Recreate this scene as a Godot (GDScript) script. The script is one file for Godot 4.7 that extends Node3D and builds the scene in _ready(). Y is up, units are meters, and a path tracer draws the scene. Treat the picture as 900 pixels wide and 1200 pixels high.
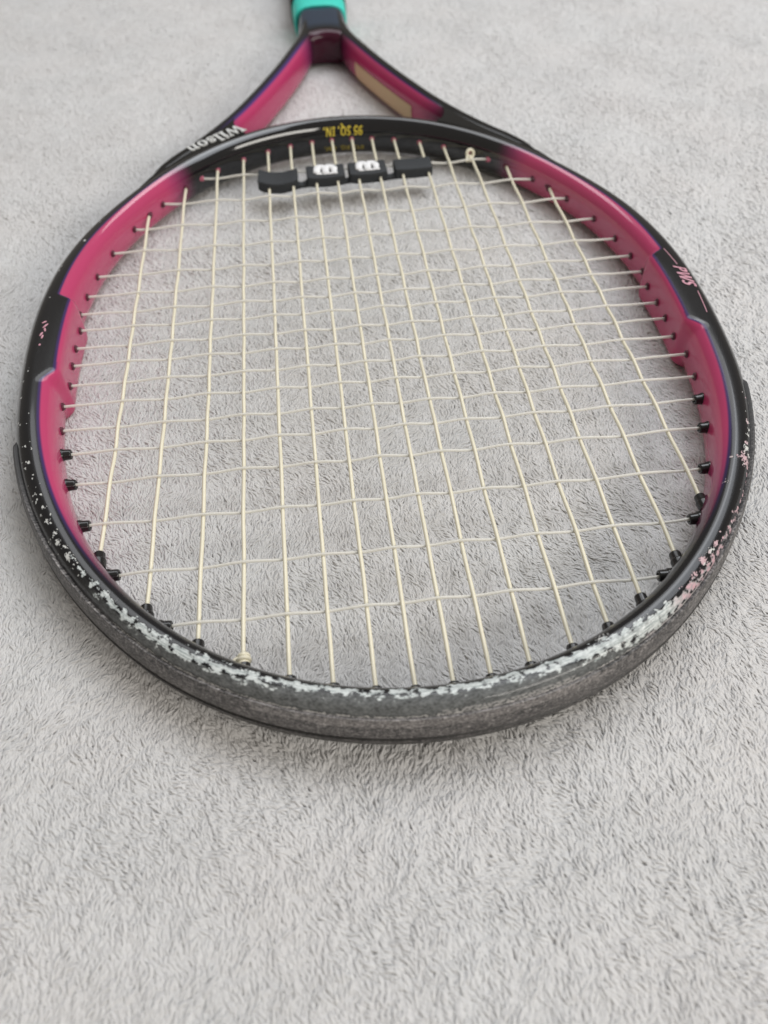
extends Node3D
# A tennis racket lying on a grey fleece blanket, seen close up from beyond its tip.
# All modelling is done in millimetres of the racket and scaled by U (metres per unit).
const U := 0.000957
const DEG := PI / 180.0
# strung head: radius (mm) of the inner wall as a cosine series of the angle from the bridge
const HEAD: Array[float] = [146.12, -1.26, 22.115, 0.64, 0.99, 0.62]
const MAIN_X: Array[float] = [101.6, 84.6, 68.4, 54.7, 41.4, 28.9, 16.8, 5.6]
const CROSS_Z: Array[float] = [-135.5, -111.6, -89.8, -69.5, -51.1, -35.9, -23.1, -11.7, 0.3, 11.4, 23.7, 35.5, 49.2, 62.0, 77.3, 97.0, 118.8, 140.2]
const BLANKET_Y := -12.6

const BLACK := Color(0.009, 0.009, 0.010)
const PINK := Color(0.47, 0.05, 0.14)
const NAVY := Color(0.045, 0.025, 0.11)

var racket: Node3D
var counts := {}
var mats := {}
var grain := FastNoiseLite.new()
var chipnoise := FastNoiseLite.new()
var fold := FastNoiseLite.new()
var flow := FastNoiseLite.new()
var dice := RandomNumberGenerator.new()


func _ready():
	# ---------- camera
	var cam := Camera3D.new()
	cam.name = "camera"
	add_child(cam)
	cam.fov = 65.94
	cam.near = 0.01
	cam.far = 20.0
	cam.position = Vector3(-24.09, 207.17, 273.94) * U
	cam.rotation = Vector3(-0.8788, -0.0992, -0.01836)
	var lens := CameraAttributesPhysical.new()
	lens.frustum_focal_length = 18.5
	lens.frustum_focus_distance = 0.262
	lens.exposure_aperture = 7.0
	lens.frustum_near = 0.01
	lens.frustum_far = 20.0
	cam.attributes = lens
	cam.current = true
	# ---------- air and exposure
	var env := Environment.new()
	env.background_mode = Environment.BG_COLOR
	env.background_color = Color(0.53, 0.51, 0.485)
	env.tonemap_mode = Environment.TONE_MAPPER_LINEAR
	env.tonemap_exposure = 1.0
	env.sdfgi_enabled = true
	env.ssao_enabled = true
	env.ssil_enabled = true
	var we := WorldEnvironment.new()
	we.name = "room_air"
	we.environment = env
	add_child(we)
	# ---------- lamps: a window behind the viewer's right shoulder, a skylight on the right, a pale window beyond the handle
	lamp("window_light", Vector3(1.05, 0.85, 1.15), Vector2(1.4, 0.42), Color(1.0, 0.98, 0.95), 1.85)
	lamp("skylight", Vector3(0.62, 1.2, -0.34), Vector2(1.0, 0.8), Color(0.95, 0.97, 1.0), 0.95)
	lamp("back_window_light", Vector3(0.05, 1.5, -0.95), Vector2(1.6, 0.9), Color(0.975, 0.985, 1.0), 1.45)

	grain.noise_type = FastNoiseLite.TYPE_SIMPLEX_SMOOTH
	grain.seed = 11
	grain.frequency = 0.6
	grain.fractal_octaves = 3
	chipnoise.noise_type = FastNoiseLite.TYPE_SIMPLEX
	chipnoise.seed = 5
	chipnoise.frequency = 0.42
	chipnoise.fractal_octaves = 4
	fold.seed = 3
	fold.noise_type = FastNoiseLite.TYPE_SIMPLEX_SMOOTH
	fold.frequency = 0.008
	fold.fractal_octaves = 2
	flow.seed = 21
	flow.noise_type = FastNoiseLite.TYPE_SIMPLEX_SMOOTH
	flow.frequency = 0.014
	flow.fractal_octaves = 3
	dice.seed = 77
	make_materials()
	make_blanket()
	make_racket()
	make_dampener()


func lamp(called: String, at: Vector3, size: Vector2, tint: Color, energy: float):
	var l := AreaLight3D.new()
	l.name = called
	l.area_size = size
	l.light_color = tint
	l.light_energy = energy
	l.shadow_enabled = true
	l.area_range = 8.0
	add_child(l)
	l.look_at_from_position(at, Vector3(0, 0, -0.02), Vector3.UP if absf(at.normalized().y) < 0.95 else Vector3.BACK)


# ---------------------------------------------------------------- helpers
func plain(key: String, tint: Color, rough: float, spec := 0.5) -> StandardMaterial3D:
	if mats.has(key):
		return mats[key]
	var m := StandardMaterial3D.new()
	m.resource_name = key
	m.albedo_color = tint.linear_to_srgb()
	m.roughness = rough
	m.metallic_specular = spec
	mats[key] = m
	return m


func painted(key: String, rough: float, spec := 0.5) -> StandardMaterial3D:
	var m := plain(key, Color.WHITE, rough, spec)
	m.vertex_color_use_as_albedo = true
	return m


func numbered(called: String, parent: Node) -> String:
	var key := str(parent.get_instance_id()) + called
	var n: int = counts.get(key, 0)
	counts[key] = n + 1
	return called if n == 0 else "%s_%03d" % [called, n]


func put(called: String, mesh: Mesh, m: Material, parent: Node = self) -> MeshInstance3D:
	var o := MeshInstance3D.new()
	o.name = numbered(called, parent)
	o.mesh = mesh
	if m:
		o.material_override = m
	parent.add_child(o, true)
	return o


# a sheet of nu x nv points (mm); f(i, j) gives [place, uv, colour]; wraps join the far edge to the near one
func sheet(nu: int, nv: int, f: Callable, wrap_u := false, wrap_v := false, flip := false, into: ArrayMesh = null, keep_uv := false) -> ArrayMesh:
	var vs := PackedVector3Array()
	var uvs := PackedVector2Array()
	var cs := PackedColorArray()
	for i in nu:
		for j in nv:
			var r: Array = f.call(i, j)
			vs.append(r[0] * U)
			uvs.append(r[1] if r.size() > 1 else Vector2(float(i) / nu, float(j) / nv))
			cs.append(r[2] if r.size() > 2 else Color.WHITE)
	var ns := PackedVector3Array()
	ns.resize(vs.size())
	for i in nu:
		for j in nv:
			var i0 := (i - 1 + nu) % nu if wrap_u else maxi(i - 1, 0)
			var i1 := (i + 1) % nu if wrap_u else mini(i + 1, nu - 1)
			var j0 := (j - 1 + nv) % nv if wrap_v else maxi(j - 1, 0)
			var j1 := (j + 1) % nv if wrap_v else mini(j + 1, nv - 1)
			var n := (vs[i1 * nv + j] - vs[i0 * nv + j]).normalized().cross((vs[i * nv + j1] - vs[i * nv + j0]).normalized())
			n = n.normalized() if n.length_squared() > 1e-12 else Vector3.UP
			ns[i * nv + j] = -n if flip else n
	var ix := PackedInt32Array()
	for i in (nu if wrap_u else nu - 1):
		var i1 := (i + 1) % nu
		for j in (nv if wrap_v else nv - 1):
			var j1 := (j + 1) % nv
			var a := i * nv + j
			var b := i1 * nv + j
			var c := i * nv + j1
			var d := i1 * nv + j1
			if flip:
				ix.append_array([a, b, d, a, d, c])
			else:
				ix.append_array([a, d, b, a, c, d])
	return arrays(vs, ns, uvs, cs, ix, into)


func arrays(vs, ns, uvs, cs, ix, into: ArrayMesh = null) -> ArrayMesh:
	var a := []
	a.resize(Mesh.ARRAY_MAX)
	a[Mesh.ARRAY_VERTEX] = vs
	a[Mesh.ARRAY_NORMAL] = ns
	a[Mesh.ARRAY_TEX_UV] = uvs
	a[Mesh.ARRAY_COLOR] = cs
	a[Mesh.ARRAY_INDEX] = ix
	var m := into if into else ArrayMesh.new()
	m.add_surface_from_arrays(Mesh.PRIMITIVE_TRIANGLES, a)
	return m


# a round tube through points (mm) with a radius at each, closed at the ends
func tube(points: Array, radii: Array, sides := 8, into: ArrayMesh = null, flat := 1.0) -> ArrayMesh:
	var n := points.size()
	var side := Vector3.UP
	var frames := []
	for i in n:
		var t: Vector3 = (points[mini(i + 1, n - 1)] - points[maxi(i - 1, 0)]).normalized()
		var s := side - t * side.dot(t)
		if s.length() < 0.01:
			s = Vector3.RIGHT - t * t.x
		s = s.normalized()
		side = s
		frames.append([s, t.cross(s)])
	var f := func(i: int, j: int) -> Array:
		var k := clampi(i - 1, 0, n - 1)
		var r: float = radii[mini(k, radii.size() - 1)] if i > 0 and i < n + 1 else 0.0001
		var w := TAU * j / sides
		return [points[k] + (frames[k][0] * cos(w) * flat + frames[k][1] * sin(w)) * r]
	return sheet(n + 2, sides, f, false, true, true, into)


# a box with rounded edges (mm)
func rounded_box(size: Vector3, radius: float, bend: Callable, n := 7) -> ArrayMesh:
	var m := ArrayMesh.new()
	var inner := size / 2 - Vector3.ONE * radius
	for axis in 3:
		for s in [-1.0, 1.0]:
			var f := func(i: int, j: int) -> Array:
				var a := 2.0 * i / (n - 1) - 1.0
				var b := 2.0 * j / (n - 1) - 1.0
				var c := Vector3.ZERO
				c[axis] = s
				c[(axis + 1) % 3] = a
				c[(axis + 2) % 3] = b
				var core := Vector3.ZERO
				var q := Vector3.ZERO
				for k in 3:
					var full: float = c[k] * size[k] / 2
					core[k] = clampf(full, -inner[k], inner[k])
					q[k] = full - core[k]
				var p := core + (q.normalized() * radius if q.length() > 1e-6 else Vector3.ZERO)
				return [bend.call(p)]
			sheet(n, n, f, false, false, s < 0, m)
	return m


func superradius(phi: float, a: float, b: float, n: float) -> float:
	return pow(pow(absf(cos(phi)) / a, n) + pow(absf(sin(phi)) / b, n), -1.0 / n)


# ---------------------------------------------------------------- the head's shape
func head_curve(deg: float) -> Vector2:
	var t := absf(deg) * DEG
	var r := 0.0
	for k in 6:
		r += HEAD[k] * cos(k * t)
	return Vector2(r * sin(deg * DEG), -r * cos(deg * DEG))


func head_normal(deg: float) -> Vector2:
	var d := head_curve(deg + 0.2) - head_curve(deg - 0.2)
	return Vector2(-d.y, d.x).normalized() * -1.0


func weight_zone(t: float) -> float:
	return smoothstep(79.6, 81.6, t) * (1.0 - smoothstep(101.8, 104.8, t))


func section(t: float) -> Array:   # half width, half height, distance of the middle from the string wall
	var side := smoothstep(34.0, 74.0, t)
	var tip := smoothstep(112.0, 152.0, t)
	var a := lerpf(lerpf(5.8, 7.35, side), 5.3, tip)
	var b := lerpf(lerpf(9.9, 11.9, smoothstep(45.0, 88.0, t)), 11.0, tip)
	var wall := 1.3 * smoothstep(38.0, 64.0, t) * (1.0 - tip)
	return [a, b, a + wall + 3.0 * smoothstep(100.0, 165.0, t)]


# a point of the head's surface: angle round the head (degrees), angle round the section (0 inward, 90 up), mm proud
func head_point(deg: float, phi: float, proud := 0.0) -> Vector3:
	var t := absf(wrapf(deg, -180.0, 180.0))
	var s := section(t)
	var n := lerpf(2.15, 2.5, smoothstep(25.0, 60.0, t))
	var a: float = s[0]
	if cos(phi) > 0.0:
		var w := weight_zone(t)
		n = lerpf(n, 6.0, w)
		a += 2.2 * w
	var r := superradius(phi, a, s[1], n) + proud
	var c := head_curve(deg)
	var o := head_normal(deg)
	var d: float = s[2] - r * cos(phi)
	return Vector3(c.x + o.x * d, r * sin(phi), c.y + o.y * d)


func wall_at(deg: float) -> Vector3:
	return head_point(deg, 0.0)


# the angle of the head at which its wall has a given x (front or back half) or z
func angle_for_x(x: float, front: bool) -> float:
	var lo := 0.0
	var hi := 88.0
	if front:
		lo = 180.0
		hi = 92.0
	for k in 30:
		var mid := (lo + hi) / 2
		if wall_at(mid).x < absf(x):
			lo = mid
		else:
			hi = mid
	return (lo + hi) / 2 * signf(x)


func angle_for_z(z: float, s: float) -> float:
	var lo := 0.0
	var hi := 180.0
	for k in 30:
		var mid := (lo + hi) / 2
		if wall_at(mid).z < z:
			lo = mid
		else:
			hi = mid
	return (lo + hi) / 2 * s


# ---------------------------------------------------------------- paint
func paint(deg: float, phi: float) -> Color:
	var t := absf(deg)
	var along := smoothstep(30.5, 39.5, t) * (1.0 - smoothstep(126.0, 149.0, t))
	var w := weight_zone(t)
	var edge := lerpf(lerpf(82.0, 76.0, smoothstep(60.0, 100.0, t)), 56.0, w)
	var p := phi / DEG
	var d := edge - p if p > -20.0 else p + 118.0
	var c := BLACK
	var soft := 3.2 if t < 100.0 else 5.0
	var inside := smoothstep(0.0, soft, d) * along
	var rim := smoothstep(-5.0, 0.0, d) * along
	c = c.lerp(NAVY, rim)
	return c.lerp(PINK, inside)


# chips and specks worn through the paint round the tip: [amount, colour]
var specks: Array = []
func wear(deg: float, phi: float, arc: float) -> Array:
	var p := phi / DEG
	var t := absf(deg)
	if p < 55.0 or p > 150.0 or t < 97.0:
		return [0.0, BLACK]
	var left := deg < 0.0
	var rough := chipnoise.get_noise_2d(arc * 0.7, p * 0.16)
	var fine := chipnoise.get_noise_2d(arc * 2.2 + 300.0, p * 0.5)
	# the band where the lacquer has come off in one piece
	var lo := 84.0
	var hi := 112.0
	var strength := 0.0
	var tint := Color(0.55, 0.58, 0.565)
	if left:
		strength = smoothstep(134.0, 144.0, t)
		lo = lerpf(91.0, 78.0, smoothstep(146.0, 172.0, t))
		hi = lerpf(lerpf(98.0, 104.0, smoothstep(138.0, 150.0, t)), 90.0, smoothstep(154.0, 172.0, t))
	else:
		strength = smoothstep(128.0, 143.0, t)
		lo = lerpf(112.0, 77.0, smoothstep(142.0, 174.0, t))
		hi = lerpf(120.0, 91.0, smoothstep(156.0, 174.0, t))
		var red := smoothstep(157.0, 153.0, t) * smoothstep(118.0, 130.0, t)
		tint = tint.lerp(Color(0.52, 0.33, 0.36), red * clampf(0.75 + rough, 0.3, 1.0))
	var band := minf((p - lo) / 3.5, (hi - p) / 5.0) + rough * 2.5 + fine * 0.9 - 0.15
	var amount := smoothstep(0.0, 0.5, band) * strength
	if strength < 0.95:
		amount = smoothstep(0.2, 0.5, band - (1.0 - strength) * 2.4) * (1.0 if strength > 0.0 else 0.0)
	# below it, the scraped grey primer down to the guard
	var grey := smoothstep(hi - 3.0, hi + 1.0, p) * smoothstep(140.0, 152.0, t)
	var c := BLACK
	if grey > 0.0:
		var g := 0.12 + 0.06 * fine + 0.05 * rough
		c = Color(g, g * 1.04, g * 1.03)
		if not left and t < 160.0:
			c = c.lerp(Color(0.34, 0.30, 0.31), 0.6)
		if t > 168.0 and fine + 0.25 * rough > -0.1 and p > 113.0 and p < 121.0 and absf(deg - 178.0) < 14.0:
			c = c.lerp(Color(0.36, 0.35, 0.34), 0.85)
	# a thin bright edge where the lacquer ends at the guard
	var lip := absf(p - 121.5 - rough * 3.0) < 1.1 + fine * 1.2 and t > 148.0
	var whole := maxf(amount, grey)
	if amount > 0.0:
		var light := clampf(0.93 + 0.3 * fine + 0.5 * rough, 0.45, 1.15)
		var streak := smoothstep(0.18, 0.4, chipnoise.get_noise_2d(arc * 0.22 + 70.0, p * 1.1))
		c = c.lerp((tint * light).lerp(Color(0.24, 0.28, 0.275), streak * 0.85), amount)
	if lip:
		c = Color(0.58, 0.57, 0.55)
		whole = 1.0
	# scattered small chips
	for s in specks:
		var dx: float = (wrapf(deg - s[0], -180.0, 180.0)) * 2.35
		if absf(dx) < 4.0:
			var dy: float = (p - s[1]) * 0.19
			var q: float = sqrt(dx * dx / (s[3] * s[3]) + dy * dy) / (s[2] * 0.8) + fine * 1.3 + rough * 1.2
			if q < 1.0:
				whole = 1.0
				c = s[4]
	return [whole, c]


func skin(from_deg: float, to_deg: float, w: int, h: int, worn: bool) -> Array:
	var body := PackedByteArray()
	body.resize(w * h * 3)
	var dull := PackedByteArray()
	dull.resize(w * h)
	var relief := PackedByteArray()
	relief.resize(w * h)
	for y in h:
		var phi := (y + 0.5) / h * TAU - PI
		for x in w:
			var deg := lerpf(from_deg, to_deg, (x + 0.5) / w)
			var folded := wrapf(deg, -180.0, 180.0)
			var c := paint(folded, phi)
			var r := 0.2 if worn else lerpf(0.1, 0.2, smoothstep(50.0, 85.0, absf(folded)))
			var lift := 1.0
			if worn or phi > 1.0:
				var q := wear(folded, phi, deg * 2.35) if worn else spots(folded, phi)
				if q[0] > 0.0:
					c = c.lerp(q[1], q[0])
					r = lerpf(r, 0.68, q[0])
					lift = 1.0 - 0.8 * q[0]
			var s := c.linear_to_srgb()
			var k := (y * w + x)
			body[k * 3] = clampi(int(s.r * 255.0), 0, 255)
			body[k * 3 + 1] = clampi(int(s.g * 255.0), 0, 255)
			body[k * 3 + 2] = clampi(int(s.b * 255.0), 0, 255)
			dull[k] = int(r * 255.0)
			relief[k] = int(lift * 255.0)
	return [ImageTexture.create_from_image(Image.create_from_data(w, h, false, Image.FORMAT_RGB8, body)), ImageTexture.create_from_image(Image.create_from_data(w, h, false, Image.FORMAT_L8, dull)), ImageTexture.create_from_image(Image.create_from_data(w, h, false, Image.FORMAT_L8, relief))]


func spots(deg: float, phi: float) -> Array:
	var p := phi / DEG
	for s in specks:
		var dx: float = (deg - s[0]) * 2.35
		if absf(dx) < 4.0:
			var dy: float = (p - s[1]) * 0.19
			var q: float = sqrt(dx * dx / (s[3] * s[3]) + dy * dy) / s[2]
			if q < 1.0 + 0.6 * chipnoise.get_noise_2d(deg * 9.0, p * 0.8):
				return [1.0, s[4]]
	return [0.0, BLACK]


func make_materials():
	var white := Color(0.6, 0.6, 0.57)
	var rose := Color(0.55, 0.38, 0.4)
	# [angle, section angle, size mm, stretch, colour]
	specks = [
		[-55.0, 100.0, 0.5, 1.0, white], [-61.8, 92.0, 0.55, 1.3, white], [-70.5, 108.0, 0.9, 0.8, Color(0.3, 0.3, 0.29)], [-72.0, 104.0, 0.4, 1.0, white], [-81.0, 94.0, 0.35, 1.0, white],
		[-90.9, 116.0, 0.8, 1.0, white], [-101.5, 100.0, 0.3, 3.5, white], [-99.0, 112.0, 0.35, 1.0, white], [-103.3, 119.0, 0.6, 1.0, white], [-104.0, 108.0, 0.3, 1.0, white],
		[-107.9, 110.0, 0.4, 1.0, white], [-113.4, 113.0, 0.3, 1.0, white], [-118.4, 92.0, 0.3, 1.0, white], [-122.2, 98.0, 0.5, 1.2, white], [-122.9, 106.0, 0.45, 1.0, white],
		[-124.6, 95.0, 0.35, 1.0, white], [-127.9, 100.0, 0.5, 1.4, white], [-129.2, 104.0, 0.35, 1.0, white], [-130.6, 96.0, 0.6, 1.2, white], [-131.4, 106.0, 0.5, 1.0, white],
		[-132.8, 99.0, 0.75, 1.2, white], [-134.8, 97.0, 0.6, 1.2, white], [-136.2, 102.0, 0.8, 1.2, white], [-137.5, 95.0, 0.6, 1.2, white], [-138.8, 99.0, 0.9, 1.2, white],
		[64.1, 110.0, 0.45, 1.0, white], [97.6, 122.0, 0.6, 0.8, white], [124.2, 106.0, 0.5, 0.8, white], [126.2, 108.0, 0.7, 0.9, white], [127.5, 111.0, 0.6, 1.0, white], [128.5, 109.0, 0.7, 0.9, white],
		[130.9, 107.0, 0.9, 1.3, white], [132.0, 112.0, 0.8, 1.2, white], [132.8, 104.0, 1.9, 0.9, rose], [133.6, 108.0, 1.3, 0.9, rose], [133.3, 82.0, 0.6, 0.9, Color(0.5, 0.42, 0.4)], [137.5, 80.0, 0.7, 0.9, Color(0.5, 0.42, 0.4)],
		[149.5, 97.0, 1.0, 1.5, rose], [148.0, 101.0, 0.8, 1.4, white], [146.6, 102.0, 0.7, 1.4, rose], [151.6, 100.0, 0.7, 1.5, rose], [164.0, 82.0, 0.9, 1.2, white], [32.4, 112.0, 0.6, 1.0, white],
		[12.0, 118.0, 0.3, 1.0, white],
	]
	var r := RandomNumberGenerator.new()
	r.seed = 40
	for k in 46:
		var t := 104.0 + 38.0 * sqrt(r.randf())
		specks.append([-t, 100.0 + r.randfn(0.0, 7.0), r.randf_range(0.14, 0.34), r.randf_range(0.7, 2.2), white])
	for k in 22:
		specks.append([r.randf_range(118.0, 150.0), 108.0 + r.randfn(0.0, 5.0), r.randf_range(0.14, 0.4), r.randf_range(0.7, 2.0), white.lerp(rose, r.randf())])
	painted("paint", 0.16, 0.4)
	plain("main_string_nylon", Color(0.74, 0.69, 0.53), 0.34)
	plain("cross_string_nylon", Color(0.80, 0.78, 0.71), 0.25)
	var clear: StandardMaterial3D = mats["cross_string_nylon"]
	clear.transparency = BaseMaterial3D.TRANSPARENCY_ALPHA
	clear.albedo_color.a = 0.64
	clear.roughness = 0.32
	plain("black_grommet_plastic", Color(0.014, 0.014, 0.014), 0.16)
	plain("plum_grommet_plastic", Color(0.09, 0.012, 0.028), 0.35)
	plain("rose_grommet_plastic", Color(0.42, 0.11, 0.16), 0.4)
	plain("damper_rubber", Color(0.03, 0.033, 0.036), 0.62, 0.35)
	plain("white_print", Color(0.78, 0.78, 0.78), 0.5)
	plain("grey_print", Color(0.62, 0.62, 0.6), 0.5)
	plain("yellow_print", Color(0.62, 0.48, 0.04), 0.45)
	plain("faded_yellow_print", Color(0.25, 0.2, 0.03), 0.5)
	plain("rose_print", Color(0.55, 0.27, 0.33), 0.5)
	plain("teal_rubber", Color(0.035, 0.60, 0.49), 0.5)
	plain("hole_dark", Color(0.01, 0.01, 0.01), 0.7)


# ---------------------------------------------------------------- the racket
func make_racket():
	racket = Node3D.new()
	racket.name = "tennis_racket"
	add_child(racket)
	racket.set_meta("label", "black and pink tennis racket with cream strings and chipped tip, on grey blanket")
	racket.set_meta("category", "tennis racket")
	make_head()
	make_guard()
	make_throat()
	make_strings()
	make_handle()
	make_lettering()


func make_head():
	var nf := 88
	var halves := [[-97.0, 97.0, 330, 1024, 320, false], [97.0, 263.0, 330, 2048, 512, true]]
	var mesh := ArrayMesh.new()
	for h in halves:
		var from: float = h[0]
		var to: float = h[1]
		var n: int = h[2]
		var f := func(i: int, j: int) -> Array:
			var u := float(i) / (n - 1)
			var v := float(j) / nf
			return [head_point(lerpf(from, to, u), v * TAU - PI), Vector2(u, v)]
		sheet(n, nf + 1, f, false, false, false, mesh)
		var tex := skin(from, to, h[3], h[4], h[5])
		var m := StandardMaterial3D.new()
		m.resource_name = "lacquer_worn" if h[5] else "lacquer"
		m.albedo_texture = tex[0]
		m.metallic_specular = 0.38
		m.roughness = 1.0
		m.roughness_texture = tex[1]
		m.roughness_texture_channel = BaseMaterial3D.TEXTURE_CHANNEL_RED
		m.heightmap_enabled = true
		m.heightmap_texture = tex[2]
		m.heightmap_scale = 0.014
		m.clearcoat_enabled = true
		m.clearcoat = 1.0 if not h[5] else 0.35
		if not h[5]:   # the lacquer keeps its full gloss at the bridge and is duller where hands and courts reach it
			var gloss := PackedByteArray()
			for x in 512:
				gloss.append(int(lerpf(255.0, 89.0, smoothstep(50.0, 85.0, absf(lerpf(from, to, (x + 0.5) / 512.0))))))
			m.clearcoat_texture = ImageTexture.create_from_image(Image.create_from_data(512, 1, false, Image.FORMAT_L8, gloss))
		m.clearcoat_roughness = 0.05
		m.texture_repeat = false
		mesh.surface_set_material(mesh.get_surface_count() - 1, m)
	put("head_frame", mesh, null, racket)


func make_guard():
	# scuffed bumper guard wrapped round the outside of the tip
	var w := 1024
	var h := 96
	var body := PackedByteArray()
	body.resize(w * h * 3)
	var rough := FastNoiseLite.new()
	rough.seed = 8
	rough.noise_type = FastNoiseLite.TYPE_SIMPLEX
	rough.frequency = 0.9
	var big := FastNoiseLite.new()
	big.seed = 9
	big.frequency = 0.05
	var speck := RandomNumberGenerator.new()
	speck.seed = 12
	for y in h:
		for x in w:
			var mm := x * 0.42
			var up := y * 0.21
			var deg := 116.0 + 128.0 * x / w
			var worn := smoothstep(118.0, 145.0, deg) * (1.0 - smoothstep(222.0, 240.0, deg))
			var g := rough.get_noise_2d(mm * 1.4, up * 0.7)
			var b := big.get_noise_2d(mm, up * 3.0)
			var v := 0.022 + worn * maxf(0.0, 0.06 + 0.09 * g + 0.06 * b + 0.05 * rough.get_noise_2d(mm * 2.2 + 900.0, up * 0.12) + speck.randfn(0.0, 0.075))
			var p := lerpf(120.0, 232.0, float(y) / h)
			v += worn * 0.16 * smoothstep(0.3, 0.55, rough.get_noise_2d(mm * 0.16 + 400.0, up * 2.4)) + worn * 0.12 * smoothstep(0.35, 0.6, rough.get_noise_2d(mm * 1.9 + 40.0, up * 0.16 + 90.0))
			v -= worn * 0.07 * smoothstep(0.25, 0.5, rough.get_noise_2d(mm * 0.5 + 1400.0, up * 1.2))
			if absf(deg - 181.0) < 15.0 + 3.0 * b and p < 142.0 + 5.0 * b:
				v += 0.07
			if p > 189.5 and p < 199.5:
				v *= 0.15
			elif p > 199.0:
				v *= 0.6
			if absf(p - 188.0) < 1.2 + g * 1.2:
				v += 0.04 * worn
			v = maxf(v, 0.012)
			var s := Color(v * 1.07, v, v * 0.965).linear_to_srgb()
			var k := (y * w + x) * 3
			body[k] = int(s.r * 255)
			body[k + 1] = int(s.g * 255)
			body[k + 2] = int(s.b * 255)
	var m := StandardMaterial3D.new()
	m.resource_name = "scuffed_guard_plastic"
	m.albedo_texture = ImageTexture.create_from_image(Image.create_from_data(w, h, false, Image.FORMAT_RGB8, body))
	m.texture_repeat = false
	m.roughness = 0.5
	var grit := NoiseTexture2D.new()
	grit.width = 512
	grit.height = 512
	grit.seamless = true
	var gn := FastNoiseLite.new()
	gn.seed = 4
	gn.frequency = 0.09
	gn.fractal_octaves = 3
	grit.noise = gn
	m.heightmap_enabled = true
	m.heightmap_texture = m.albedo_texture
	m.heightmap_scale = 0.012
	var nu := 300
	var nv := 70
	var f := func(i: int, j: int) -> Array:
		var u := float(i) / (nu - 1)
		var v := float(j) / (nv - 1)
		var deg := 116.0 + 128.0 * u
		var p := 121.5 + 110.0 * v
		var e := 1.5 * smoothstep(0.0, 0.035, v) * (1.0 - smoothstep(0.965, 1.0, v))
		e -= 1.25 * smoothstep(190.0, 191.5, p) * (1.0 - smoothstep(197.5, 199.0, p))
		e += 0.35 * smoothstep(199.0, 201.0, p) * (1.0 - smoothstep(0.93, 1.0, v))
		e *= smoothstep(0.0, 0.012, u) * (1.0 - smoothstep(0.988, 1.0, u))
		# nicks along the upper lip
		if v < 0.2:
			e -= 0.35 * maxf(0.0, chipnoise.get_noise_1d(deg * 4.0) - 0.25) * smoothstep(130.0, 145.0, deg) * (1.0 - smoothstep(215.0, 230.0, deg))
		return [head_point(deg, p * DEG, e - 0.12), Vector2(u, v)]
	put("bumper_guard", sheet(nu, nv, f), m, racket)


const ARM: Array[Vector2] = [Vector2(106.5, -110), Vector2(98, -124.5), Vector2(88.5, -139.5), Vector2(77, -154.5), Vector2(66, -171.5), Vector2(55.5, -190.5), Vector2(46.5, -210), Vector2(38, -230), Vector2(29, -253), Vector2(19.5, -280), Vector2(13.5, -300), Vector2(10, -322), Vector2(9, -345)]


func arm_spot(u: float) -> Vector2:
	var n := ARM.size() - 1
	var x := clampf(u, 0.0, 1.0) * n
	var i := mini(int(x), n - 1)
	var a := ARM[maxi(i - 1, 0)]
	var d := ARM[mini(i + 2, n)]
	return ARM[i].cubic_interpolate(ARM[i + 1], a, d, x - i)


func arm_point(u: float, phi: float, s: float, proud := 0.0) -> Vector3:
	var c := arm_spot(u)
	var t := (arm_spot(minf(u + 0.01, 1.0)) - arm_spot(maxf(u - 0.01, 0.0))).normalized()
	var o := Vector2(-t.y, t.x)     # away from the throat
	if o.x < 0.0:
		o = -o
	var grow := smoothstep(0.0, 0.25, u)
	var tuck := smoothstep(0.0, 0.14, u)
	var r := superradius(phi, lerpf(2.0, lerpf(5.0, 5.6, grow), tuck), lerpf(6.5, lerpf(9.6, 10.4, grow), tuck), 2.7) + proud
	var d := -r * cos(phi)
	return Vector3((c.x + o.x * d) * s, r * sin(phi), c.y + o.y * d)


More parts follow.
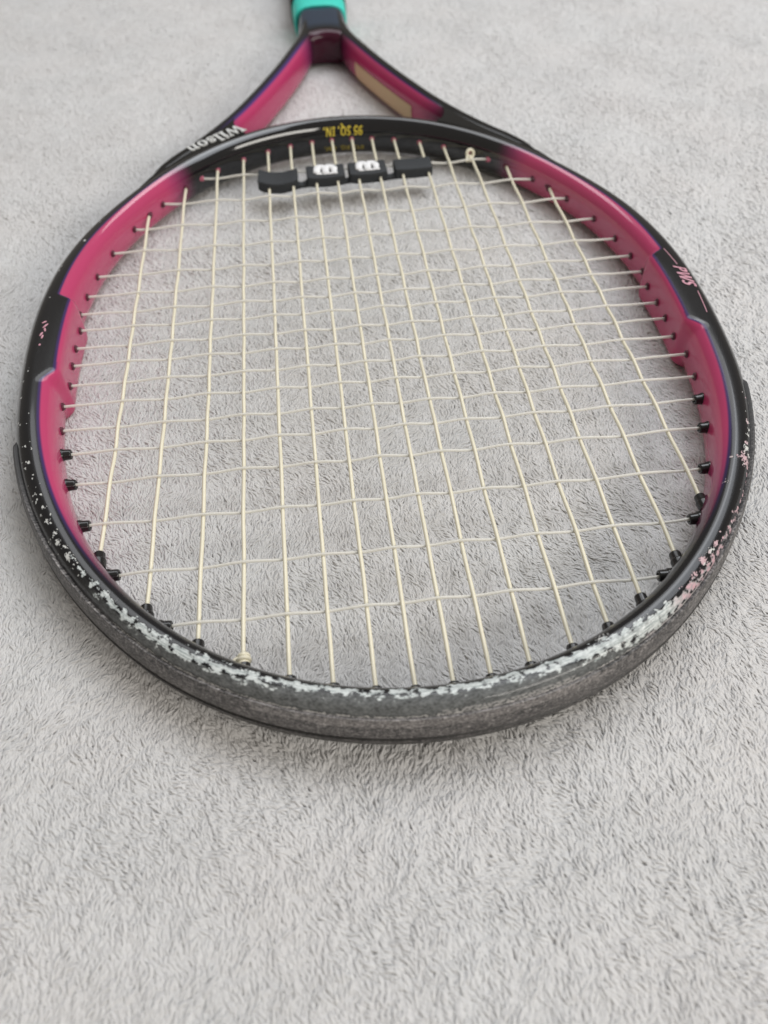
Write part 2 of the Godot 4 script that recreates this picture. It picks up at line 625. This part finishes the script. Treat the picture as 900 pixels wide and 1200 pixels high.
func make_throat():
	var nu := 150
	var nv := 72
	for s in [-1.0, 1.0]:
		var f := func(i: int, j: int) -> Array:
			var u := float(i) / (nu - 1)
			var phi := TAU * j / nv - PI
			var p := phi / DEG
			var d := 74.0 - p if p > -20.0 else p + 112.0
			var along := smoothstep(0.30, 0.40, u) * (1.0 - smoothstep(0.70, 0.84, u))
			if s > 0.0:
				along *= smoothstep(0.32, 0.46, u)
			var c := BLACK.lerp(NAVY * (1.5 if s < 0.0 else 0.8), smoothstep(-16.0 if s < 0.0 else -7.0, 0.0, d) * along)
			c = c.lerp(PINK, smoothstep(0.0, 4.0, d) * along)
			return [arm_point(u, phi, s), Vector2(u, float(j) / nv), c]
		put("throat_arm", sheet(nu, nv, f, false, true, s > 0.0), painted("paint", 0.26), racket)
		# the solid corner where arm and head run together
		var corner := ArrayMesh.new()
		var span := func(u: float, v: float) -> Vector2:
			var a := arm_spot(lerpf(0.405, 0.06, u))
			var b3 := head_point(lerpf(17.2, 45.0, u), PI)
			var b2 := Vector2(b3.x, b3.z).lerp(head_curve(lerpf(17.2, 45.0, u)), 0.42)
			var p := a.lerp(b2, v)
			var pull := 4.0 * v * (1.0 - v) * (1.0 - smoothstep(0.0, 0.35, u))
			return p + Vector2(0.75, 0.66) * 5.0 * pull
		for side in [1.0, -1.0]:
			var g := func(i: int, j: int) -> Array:
				var u := i / 23.0
				var v := j / 11.0
				var p: Vector2 = span.call(u, v)
				return [Vector3(p.x * s, side * lerpf(10.15, 9.72, clampf(u * 1.5, 0.0, 1.0)), p.y), Vector2(u, v), BLACK]
			sheet(24, 12, g, false, false, (side > 0.0) == (s > 0.0), corner)
		var wall := func(i: int, j: int) -> Array:
			var v := i / 11.0
			var q := j / 11.0
			var p: Vector2 = span.call(0.0, v)
			var round_over := pow(absf(q * 2.0 - 1.0), 6.0) * 0.8
			var c := BLACK.lerp(PINK, (0.18 if s < 0.0 else 0.08) * (1.0 - smoothstep(0.2, 0.7, v)))
			return [Vector3((p.x + round_over) * s, lerpf(10.15, -10.15, q), p.y + round_over), Vector2(v, q), c]
		sheet(12, 12, wall, false, false, s < 0.0, corner)
		put("throat_corner", corner, painted("paint", 0.26), racket)
	# shaft with its blunt face at the top of the throat
	var prof := [[-295.5, 0.6], [-296.6, 0.8], [-298.6, 0.92], [-302.0, 1.0], [-314.0, 1.0], [-332.0, 0.985], [-348.0, 0.97], [-372.0, 0.97]]
	var ns := 64
	var shaft := func(i: int, j: int) -> Array:
		var z: float = prof[maxi(i - 1, 0)][0]
		var k: float = prof[maxi(i - 1, 0)][1] if i > 0 else 0.001
		var a := lerpf(17.6, 15.2, smoothstep(-306.0, -345.0, z))
		var phi := TAU * j / ns
		var flat := lerpf(3.6, 4.4, smoothstep(-306.0, -335.0, z))
		var r := superradius(phi, a, 10.9, flat)
		var x := r * cos(phi) * (k if i < 5 else 1.0)
		var y := r * sin(phi) * (k if i < 5 else 1.0)
		var hollow := 2.5 * (1.0 - pow(clampf(absf(x) / 9.0, 0.0, 1.0), 2.0)) if i < 5 else 0.0
		var c := BLACK.lerp(Color(0.02, 0.036, 0.065), smoothstep(-306.0, -314.0, z))
		if i < 4:
			c = Color(0.05, 0.008, 0.02)
		return [Vector3(x - 0.4, y, z - hollow), Vector2(0, 0), c]
	put("shaft", sheet(prof.size() + 1, ns, shaft, false, true, false), painted("paint", 0.26), racket)
	# strip of tan paper tape stuck inside the right arm
	var tape := func(i: int, j: int) -> Array:
		var u := lerpf(0.475, 0.725, i / 39.0)
		var phi := lerpf(16.0, -72.0, j / 15.0) * DEG
		return [arm_point(u, phi, 1.0, 0.3), Vector2(i / 39.0, j / 15.0)]
	var tm := plain("tan_paper", Color(0.70, 0.55, 0.34), 0.85, 0.3)
	var t := put("paper_tape", sheet(40, 16, tape, false, false, true), tm, racket)
	t.set_meta("label", "strip of tan paper tape stuck inside the right throat arm")


func make_strings():
	var crosses := CROSS_Z.size()
	for i in 16:
		var x: float = -MAIN_X[i] if i < 8 else MAIN_X[15 - i]
		x += 0.0 if i < 11 or i > 12 else 1.2 if i == 11 else 0.5
		var back := angle_for_x(x, false)
		var front := angle_for_x(x, true)
		var z0 := wall_at(back).z
		var z1 := wall_at(front).z
		main_string(i, x, z0, z1)
		grommet(Vector3(x, 0, z0), Vector3(0, 0, 1), absf(back))
		grommet(Vector3(x, 0, z1), Vector3(0, 0, -1), absf(front))
	for j in crosses:
		var z: float = CROSS_Z[j]
		var l := angle_for_z(z, -1.0)
		var r := angle_for_z(z, 1.0)
		var x0 := wall_at(l).x
		var x1 := wall_at(r).x
		cross_string(j, z, x0, x1)
		grommet(Vector3(x0, 0, z), Vector3(1, 0, 0), absf(l))
		grommet(Vector3(x1, 0, z), Vector3(-1, 0, 0), absf(r))
	# tie-off knots
	var m: Material = mats["main_string_nylon"]
	var k1 := ArrayMesh.new()
	var at := Vector3(-54.7, 0.2, 153.6)
	for q in [[0.0, 1.9], [1.3, 2.2], [2.4, 1.7]]:
		ring(at + Vector3(0, 0, q[0]), Vector3(0.15, 0.1, 1.0), q[1] - 0.5, 0.72, k1)
	tube([at + Vector3(-1.5, 0.6, 0.5), at + Vector3(-3.4, 0.3, 1.6), at + Vector3(-4.6, -0.4, 2.6)], [0.68, 0.68, 0.6], 8, k1)
	put("string_knot", k1, m, racket)
	var k2 := ArrayMesh.new()
	at = Vector3(67.5, 0.4, -139.5)
	ring(at + Vector3(0.2, 0.9, -1.2), Vector3(0.15, 0.55, 1.0), 1.9, 0.85, k2)
	ring(at + Vector3(-0.6, -0.1, 2.6), Vector3(1.0, 0.1, 0.2), 1.1, 0.75, k2)
	tube([at + Vector3(-1.8, 0.4, 1.0), at + Vector3(-2.4, 0.2, 3.0), at + Vector3(-2.6, -0.6, 4.6)], [0.7, 0.7, 0.6], 8, k2)
	put("string_knot", k2, m, racket)


func ring(at: Vector3, axis: Vector3, radius: float, thick: float, into: ArrayMesh):
	var n := axis.normalized()
	var a := n.cross(Vector3.UP if absf(n.y) < 0.9 else Vector3.RIGHT).normalized()
	var b := n.cross(a)
	var f := func(i: int, j: int) -> Array:
		var w := TAU * i / 20
		var q := TAU * j / 8
		var o := a * cos(w) + b * sin(w)
		return [at + o * (radius + thick * cos(q)) + n * thick * sin(q)]
	sheet(20, 8, f, true, true, false, into)


func weave(at: float, marks: Array, sign_first: float) -> float:
	var n := marks.size()
	if at <= marks[0]:
		return sign_first * maxf(0.0, 1.0 - (marks[0] - at) / 9.0)
	if at >= marks[n - 1]:
		return sign_first * (1.0 if n % 2 == 1 else -1.0) * maxf(0.0, 1.0 - (at - marks[n - 1]) / 9.0)
	for k in n - 1:
		if at < marks[k + 1]:
			return sign_first * (1.0 if k % 2 == 0 else -1.0) * cos(PI * (at - marks[k]) / (marks[k + 1] - marks[k]))
	return 0.0


func main_string(i: int, x: float, z0: float, z1: float):
	var first := 1.0 if i % 2 == 0 else -1.0
	var pts := []
	var n := int((z1 - z0) / 2.4)
	for k in n + 1:
		var z := lerpf(z0 - 4.0, z1 + 4.0, float(k) / n)
		pts.append(Vector3(x + 0.25 * grain.get_noise_2d(z * 0.03, i * 40.0), 0.42 * weave(z, CROSS_Z, first), z))
	put("main_string", tube(pts, [0.72], 10), mats["main_string_nylon"], racket)


func cross_string(j: int, z: float, x0: float, x1: float):
	var marks := []
	for i in 16:
		marks.append(-MAIN_X[i] if i < 8 else MAIN_X[15 - i])
	var first := -1.0 if j % 2 == 0 else 1.0
	var pts := []
	var n := int((x1 - x0) / 1.9)
	for k in n + 1:
		var x := lerpf(x0 - 4.0, x1 + 4.0, float(k) / n)
		pts.append(Vector3(x, 0.54 * weave(x, marks, first), z + 0.3 * grain.get_noise_2d(x * 0.05, 500.0 + j * 40.0)))
	put("cross_string", tube(pts, [0.55], 10), mats["cross_string_nylon"], racket)


func grommet(wall: Vector3, inward: Vector3, t: float):
	var long := 3.4
	var wide := 2.05
	var m: Material = mats["black_grommet_plastic"]
	if t < 31.0:
		long = 0.9
		wide = 1.35
		m = mats["rose_grommet_plastic"]
	elif t < 113.0:
		long = 1.0
		wide = 1.55
		m = mats["plum_grommet_plastic"]
	elif t > 156.0:
		long = 2.9
	# lathe: outer barrel, rounded lip, bore
	var foot := 1.17 if t > 113.0 else 1.02
	var prof := [[-3.0, wide * foot], [0.15, wide * foot], [0.45, wide * lerpf(1.0, foot, 0.7)], [0.6, wide], [long - 0.5, wide * 0.94], [long - 0.12, wide * 0.84], [long, wide * 0.66], [long - 0.15, 0.8], [long - 1.6, 0.78]]
	var tilt := Vector3(dice.randf_range(-0.08, 0.08), dice.randf_range(-0.05, 0.08), dice.randf_range(-0.08, 0.08)) if t > 113.0 else Vector3.ZERO
	var ax := (inward + tilt).normalized()
	var a := ax.cross(Vector3.UP).normalized()
	var b := ax.cross(a)
	var f := func(i: int, j: int) -> Array:
		var w := TAU * j / 14
		return [wall + ax * prof[i][0] + (a * cos(w) + b * sin(w)) * prof[i][1]]
	put("grommet", sheet(prof.size(), 14, f, false, true, false), m, racket)


func make_handle():
	# flared rubber collar over the end of the grip
	var col := [[-343.0, 0.9], [-342.2, 0.985], [-343.2, 1.03], [-347.0, 1.05], [-353.0, 1.06], [-360.0, 1.07], [-366.0, 1.08], [-369.5, 1.06], [-369.6, 0.9]]
	var f := func(i: int, j: int) -> Array:
		var phi := TAU * j / 64
		var r := superradius(phi, 17.6, 12.0, 3.0)
		return [Vector3(r * cos(phi) * col[i][1] - 0.8, r * sin(phi) * col[i][1], col[i][0])]
	put("rubber_collar", sheet(col.size(), 64, f, false, true, false), mats["teal_rubber"], racket)
	var gm := plain("grip_wrap", Color(0.045, 0.042, 0.04), 0.8, 0.3)
	var n := 150
	var g := func(i: int, j: int) -> Array:
		var z := lerpf(-366.0, -545.0, float(i) / n)
		var phi := TAU * j / 48
		var turn := fposmod(z / 24.0 + float(j) / 48, 1.0)
		var lip := 0.55 * smoothstep(0.0, 0.06, turn) - 0.5 * turn
		var k := 1.0 if i > 0 and i < n - 1 else 0.5
		var r := (superradius(phi, 19.6, 13.6, 3.4) + lip) * k
		return [Vector3(r * cos(phi) - 0.8, r * sin(phi), z)]
	put("grip", sheet(n, 48, g, false, true, false), gm, racket)
	var cap := [[-540.0, 1.04], [-543.0, 1.12], [-552.0, 1.13], [-556.0, 1.08], [-558.0, 0.9], [-558.2, 0.01]]
	var h := func(i: int, j: int) -> Array:
		var phi := TAU * j / 48
		var r: float = superradius(phi, 19.6, 13.6, 3.4) * cap[i][1]
		return [Vector3(r * cos(phi) - 0.8, r * sin(phi), cap[i][0])]
	put("butt_cap", sheet(cap.size(), 48, h, false, true, false), plain("butt_plastic", Color(0.02, 0.02, 0.02), 0.4), racket)


# lettering laid over a surface: place(u, v, lift) with u along the line and v up the letters, both 0..1
func lettering(called: String, words: String, face: Array, lean: float, place: Callable, m: Material, parent: Node, depth := 0.18) -> MeshInstance3D:
	var font := SystemFont.new()
	font.font_names = PackedStringArray([face[0]])
	font.font_weight = face[1]
	var tm := TextMesh.new()
	tm.text = words
	tm.font = font
	tm.font_size = 64
	tm.pixel_size = 1.0
	tm.depth = 2.0
	tm.curve_step = 2.0
	var a := tm.get_mesh_arrays()
	var vs: PackedVector3Array = a[Mesh.ARRAY_VERTEX]
	var ix: PackedInt32Array = a[Mesh.ARRAY_INDEX] if a[Mesh.ARRAY_INDEX] != null else PackedInt32Array(range(vs.size()))
	var lo := vs[0]
	var hi := vs[0]
	for k in vs.size():
		vs[k].x += lean * vs[k].y
		lo = lo.min(vs[k])
		hi = hi.max(vs[k])
	var st := SurfaceTool.new()
	st.begin(Mesh.PRIMITIVE_TRIANGLES)
	st.set_smooth_group(-1)
	for k in ix:
		var v := vs[k]
		var lift := depth if v.z > (lo.z + hi.z) / 2 else -0.35
		st.add_vertex(place.call((v.x - lo.x) / (hi.x - lo.x), (v.y - lo.y) / (hi.y - lo.y), lift) * U)
	st.generate_normals()
	return put(called, st.commit(), m, parent)


func make_lettering():
	var name_at := func(u: float, v: float, lift: float) -> Vector3:
		# runs from the throat out along the shoulder, feet of the letters towards the handle side
		var a := Vector2(-54.5, -169.5)
		var b := Vector2(-81.5, -146.5)
		var t := (b - a).normalized()
		var up := Vector2(-t.y, t.x) * -1.0
		if up.y < 0.0:
			up = -up
		var p := a.lerp(b, u) + up * (v * lerpf(9.2, 7.6, u) - 3.9)
		return Vector3(p.x, 10.28 + lift, p.y)
	lettering("maker_lettering", "Wilson", ["Droid Serif", 700], 0.12, name_at, mats["grey_print"], racket)
	var size_at := func(u: float, v: float, lift: float) -> Vector3:
		var deg := lerpf(4.0, -3.3, u)
		return head_point(deg, lerpf(64.0, 20.0, v) * DEG, 0.05 + lift)
	lettering("size_lettering", "95 SQ. IN.", ["Droid Sans", 700], 0.1, size_at, mats["yellow_print"], racket)
	var size2_at := func(u: float, v: float, lift: float) -> Vector3:
		var deg := lerpf(4.2, -3.4, u)
		return head_point(deg, lerpf(-30.0, -52.0, v) * DEG, 0.05 + lift)
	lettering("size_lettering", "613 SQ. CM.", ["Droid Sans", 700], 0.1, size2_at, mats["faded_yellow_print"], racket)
	# script letters and hairlines on the right weighted zone
	var side_at := func(u: float, v: float, lift: float) -> Vector3:
		return head_point(lerpf(86.2, 93.4, u), lerpf(76.0, 100.0, v) * DEG, 0.04 + lift)
	lettering("side_lettering", "PWS", ["Droid Sans", 700], 0.5, side_at, mats["rose_print"], racket)
	for q in [[80.2, 85.8, 84.0, 88.0], [94.6, 101.0, 96.0, 92.0]]:
		var pts := []
		for k in 14:
			var w := k / 13.0
			pts.append(head_point(lerpf(q[0], q[1], w), lerpf(q[2], q[3], w) * DEG, 0.02))
		put("side_hairline", tube(pts, [0.2], 6, null, 0.5), mats["rose_print"], racket)
	# what is left of the same letters on the worn left side
	var worn := ArrayMesh.new()
	for q in [[-88.4, 84.0, -88.9, 92.0], [-89.2, 80.0, -90.3, 88.0], [-90.4, 84.0, -91.4, 82.0], [-91.6, 86.0, -92.6, 90.0], [-92.4, 84.0, -93.4, 86.0], [-94.9, 86.0, -95.4, 87.0]]:
		var pts := []
		for k in 4:
			var w := k / 3.0
			pts.append(head_point(lerpf(q[0], q[2], w), lerpf(q[1], q[3], w) * DEG, 0.0))
		tube(pts, [0.28, 0.5, 0.42, 0.2], 6, worn, 0.5)
	put("worn_lettering", worn, mats["rose_print"], racket)


# ---------------------------------------------------------------- the vibration dampener
func make_dampener():
	var d := Node3D.new()
	d.name = "vibration_dampener"
	add_child(d)
	d.set_meta("label", "black rubber vibration dampener of four linked blocks in the racket's strings")
	d.set_meta("category", "vibration dampener")
	var rubber: Material = mats["damper_rubber"]
	var blocks := [[-36.6, -127.0, 20.5, -0.05], [-11.6, -128.6, 20.0, 0.02], [10.6, -129.6, 20.0, 0.05], [34.8, -130.6, 20.0, 0.03]]
	var seats := []
	for k in 4:
		var q: Array = blocks[k]
		var sag: float = [1.6, 0.5, 0.5, 0.3][k]
		var bend := func(p: Vector3) -> Vector3:
			var x: float = p.x / (q[2] / 2)
			var c: float = p.x * cos(q[3]) + p.z * sin(q[3])
			var w: float = -p.x * sin(q[3]) + p.z * cos(q[3])
			# saddle: the ends stand a little higher than the middle, the front slopes down
			return Vector3(q[0] + c, 0.7 + p.y + sag * (x * x - 0.5) * 0.9 - (0.5 if p.y > 0 else 0.0) * smoothstep(0.0, 6.0, p.z), q[1] + w + sag * (1.0 - x * x))
		seats.append(bend)
		var b := put("damper_block", rounded_box(Vector3(q[2], 6.2, 12.4 if k < 3 else 11.0), 1.1, bend, 12), rubber, d)
		if k == 1 or k == 2:
			var mark := ArrayMesh.new()
			# a rounded W in fat strokes, its feet turned to the bridge
			var stroke := func(list: Array, r: float):
				var pts := []
				for p in list:
					pts.append(bend.call(Vector3(-p.x * 0.9, 3.1, p.y * 0.82 - 0.6)))
				tube(pts, [r * 0.75, r], 8, mark, 0.45)
			for c in [-2.6, 2.4]:
				var u := []
				for s in 17:
					var w := lerpf(PI * 1.02, TAU * 0.99, s / 16.0)
					var y := sin(w)
					u.append(Vector2(c + cos(w) * 2.5 + y * -0.5, y * 3.6 - 0.6) if s > 2 and s < 14 else Vector2(c + cos(w) * 2.5, y * 3.6 - 0.6))
				u.push_front(Vector2(c - 2.3, 3.6))
				u.append(Vector2(c + 2.7, 3.6))
				stroke.call(u, 1.95)
			stroke.call([Vector2(-6.9, 4.6), Vector2(-5.4, 4.1), Vector2(-2.0, 4.0), Vector2(1.5, 4.0)], 0.75)
			stroke.call([Vector2(2.0, 4.0), Vector2(4.2, 4.0), Vector2(5.6, 3.9)], 0.75)
			put("white_mark", mark, mats["white_print"], b)
	for k in 3:
		var a: Array = blocks[k]
		var b: Array = blocks[k + 1]
		var p := Vector3(a[0] + a[2] / 2 - 1.5, -1.2, a[1] + 2.5)
		var q := Vector3(b[0] - b[2] / 2 + 1.5, -1.2, b[1] + 2.5)
		put("rubber_link", tube([p, p.lerp(q, 0.35) + Vector3(0, -0.6, 0.2), p.lerp(q, 0.65) + Vector3(0, -0.6, 0.2), q], [2.6, 1.7, 1.7, 2.6], 12, null, 0.9), rubber, d)


# ---------------------------------------------------------------- the blanket
func blanket_height(x: float, z: float) -> float:
	return BLANKET_Y + 1.5 * fold.get_noise_2d(x, z) * smoothstep(0.0, 60.0, absf(Vector2(x, z).length() - 150.0)) + 1.5 * fold.get_noise_2d(x * 0.35 + 900.0, z * 0.35)


func make_blanket():
	var m := StandardMaterial3D.new()
	m.resource_name = "fleece_backing"
	m.albedo_color = Color(0.70, 0.685, 0.68).linear_to_srgb()
	m.roughness = 1.0
	m.metallic_specular = 0.1
	m.rim_enabled = true
	m.rim = 0.4
	var nt := NoiseTexture2D.new()
	nt.width = 1024
	nt.height = 1024
	nt.seamless = true
	var n := FastNoiseLite.new()
	n.seed = 31
	n.noise_type = FastNoiseLite.TYPE_SIMPLEX
	n.frequency = 0.06
	n.fractal_octaves = 3
	n.domain_warp_enabled = true
	nt.noise = n
	m.uv1_triplanar = true
	m.uv1_world_triplanar = true
	m.uv1_scale = Vector3(9, 9, 9)
	m.heightmap_enabled = true
	m.heightmap_texture = nt
	m.heightmap_scale = 0.09
	var nx := 161
	var nz := 181
	var f := func(i: int, j: int) -> Array:
		var x := lerpf(-1400.0, 1400.0, i / (nx - 1.0))
		var z := lerpf(-1900.0, 1000.0, j / (nz - 1.0))
		return [Vector3(x, blanket_height(x, z), z)]
	var base := put("blanket", sheet(nx, nz, f, false, false, true), m)
	base.set_meta("kind", "structure")
	base.set_meta("label", "grey plush fleece blanket spread under the tennis racket")
	make_pile(base)


func tuft(kind: int) -> ArrayMesh:
	var r := RandomNumberGenerator.new()
	r.seed = 100 + kind
	var wav := r.randf_range(-0.35, 0.35)
	var path := [Vector3(0, -0.3, -0.2), Vector3(wav * 0.6, 0.75, 0.45), Vector3(wav, 1.3, 1.3), Vector3(wav * 0.3, 1.6, 2.3), Vector3(-wav * 0.9, 1.6, 3.2), Vector3(-wav * 1.6, 1.35, 4.0)]
	return tube(path, [0.38, 0.44, 0.46, 0.42, 0.32, 0.12], 5, null, 0.72)


func make_pile(base: Node3D):
	var m := painted("fleece_pile", 1.0, 0.15)
	m.rim_enabled = true
	m.rim = 0.5
	m.backlight_enabled = true
	m.backlight = Color(0.7, 0.7, 0.7)
	var kinds := 4
	var where := []
	var tints := []
	for k in kinds:
		where.append([])
		tints.append(PackedColorArray())
	var tone := FastNoiseLite.new()
	tone.seed = 61
	tone.frequency = 0.02
	tone.fractal_octaves = 3
	var jitter := FastNoiseLite.new()
	jitter.seed = 62
	jitter.noise_type = FastNoiseLite.TYPE_SIMPLEX
	jitter.frequency = 0.09
	var rng := RandomNumberGenerator.new()
	rng.seed = 5
	var z := 300.0
	while z > -540.0:
		var far := sqrt(220.0 * 220.0 + (274.0 - z) * (274.0 - z))
		var step := 0.66 * clampf(far / 330.0, 0.92, 1.3)
		var back := 274.0 - z
		var lx := -24.0 - 78.0 - 0.245 * back - 30.0
		var rx := -24.0 + 78.0 + 0.5 * back + 30.0
		var grow := step / 0.66
		# beyond what the photograph shows the pile goes on in coarser tufts
		var wide := 2.3 * step
		var x := -470.0 + wide * rng.randf()
		while x < 520.0:
			var inside := x > lx and x < rx
			var pace := step if inside else wide
			if not inside and rng.randf() > 1.0 / 2.3:
				x += wide
				continue
			var px := x + rng.randf_range(-0.5, 0.5) * pace
			var pz := z + rng.randf_range(-0.5, 0.5) * pace
			var turn := PI + 0.15 + 1.35 * flow.get_noise_2d(px, pz) + 0.9 * jitter.get_noise_2d(px, pz) + rng.randf_range(-0.14, 0.14)
			var pitch := rng.randf_range(-0.1, 0.1) + 0.2 * jitter.get_noise_2d(px + 700.0, pz)
			var size := grow * rng.randf_range(0.8, 1.2) * (1.0 if inside else 1.6)
			var b := Basis(Vector3.UP, turn) * Basis(Vector3.RIGHT, pitch)
			var long := lerpf(0.82, 0.5, smoothstep(300.0, 520.0, far))
			var tall := lerpf(0.6, 0.44, clampf((grow - 0.95) / 0.35, 0.0, 1.0))
			b = b * Basis.from_scale(Vector3(size, size * tall * (1.0 if inside else 0.6), size * long * rng.randf_range(0.85, 1.15)))
			var k := rng.randi() % kinds
			where[k].append(Transform3D(b, Vector3(px, blanket_height(px, pz), pz) * U))
			var v := 0.73 + 0.04 * tone.get_noise_2d(px, pz) + rng.randf_range(-0.03, 0.03)
			var warm := 0.008 + 0.014 * tone.get_noise_2d(px * 0.7 + 400.0, pz * 0.7)
			tints[k].append(Color(v + warm * 0.6, v - 0.004, v - warm * 0.3 - 0.012))
			x += pace
		z -= step
	var holder := base
	for k in kinds:
		var mm := MultiMesh.new()
		mm.transform_format = MultiMesh.TRANSFORM_3D
		mm.use_colors = true
		mm.mesh = tuft(k)
		mm.instance_count = where[k].size()
		for i in where[k].size():
			mm.set_instance_transform(i, where[k][i])
			mm.set_instance_color(i, tints[k][i])
		var o := MultiMeshInstance3D.new()
		o.name = numbered("fleece_pile", base)
		o.multimesh = mm
		o.material_override = m
		holder.add_child(o, true)
		o.set_meta("kind", "stuff")
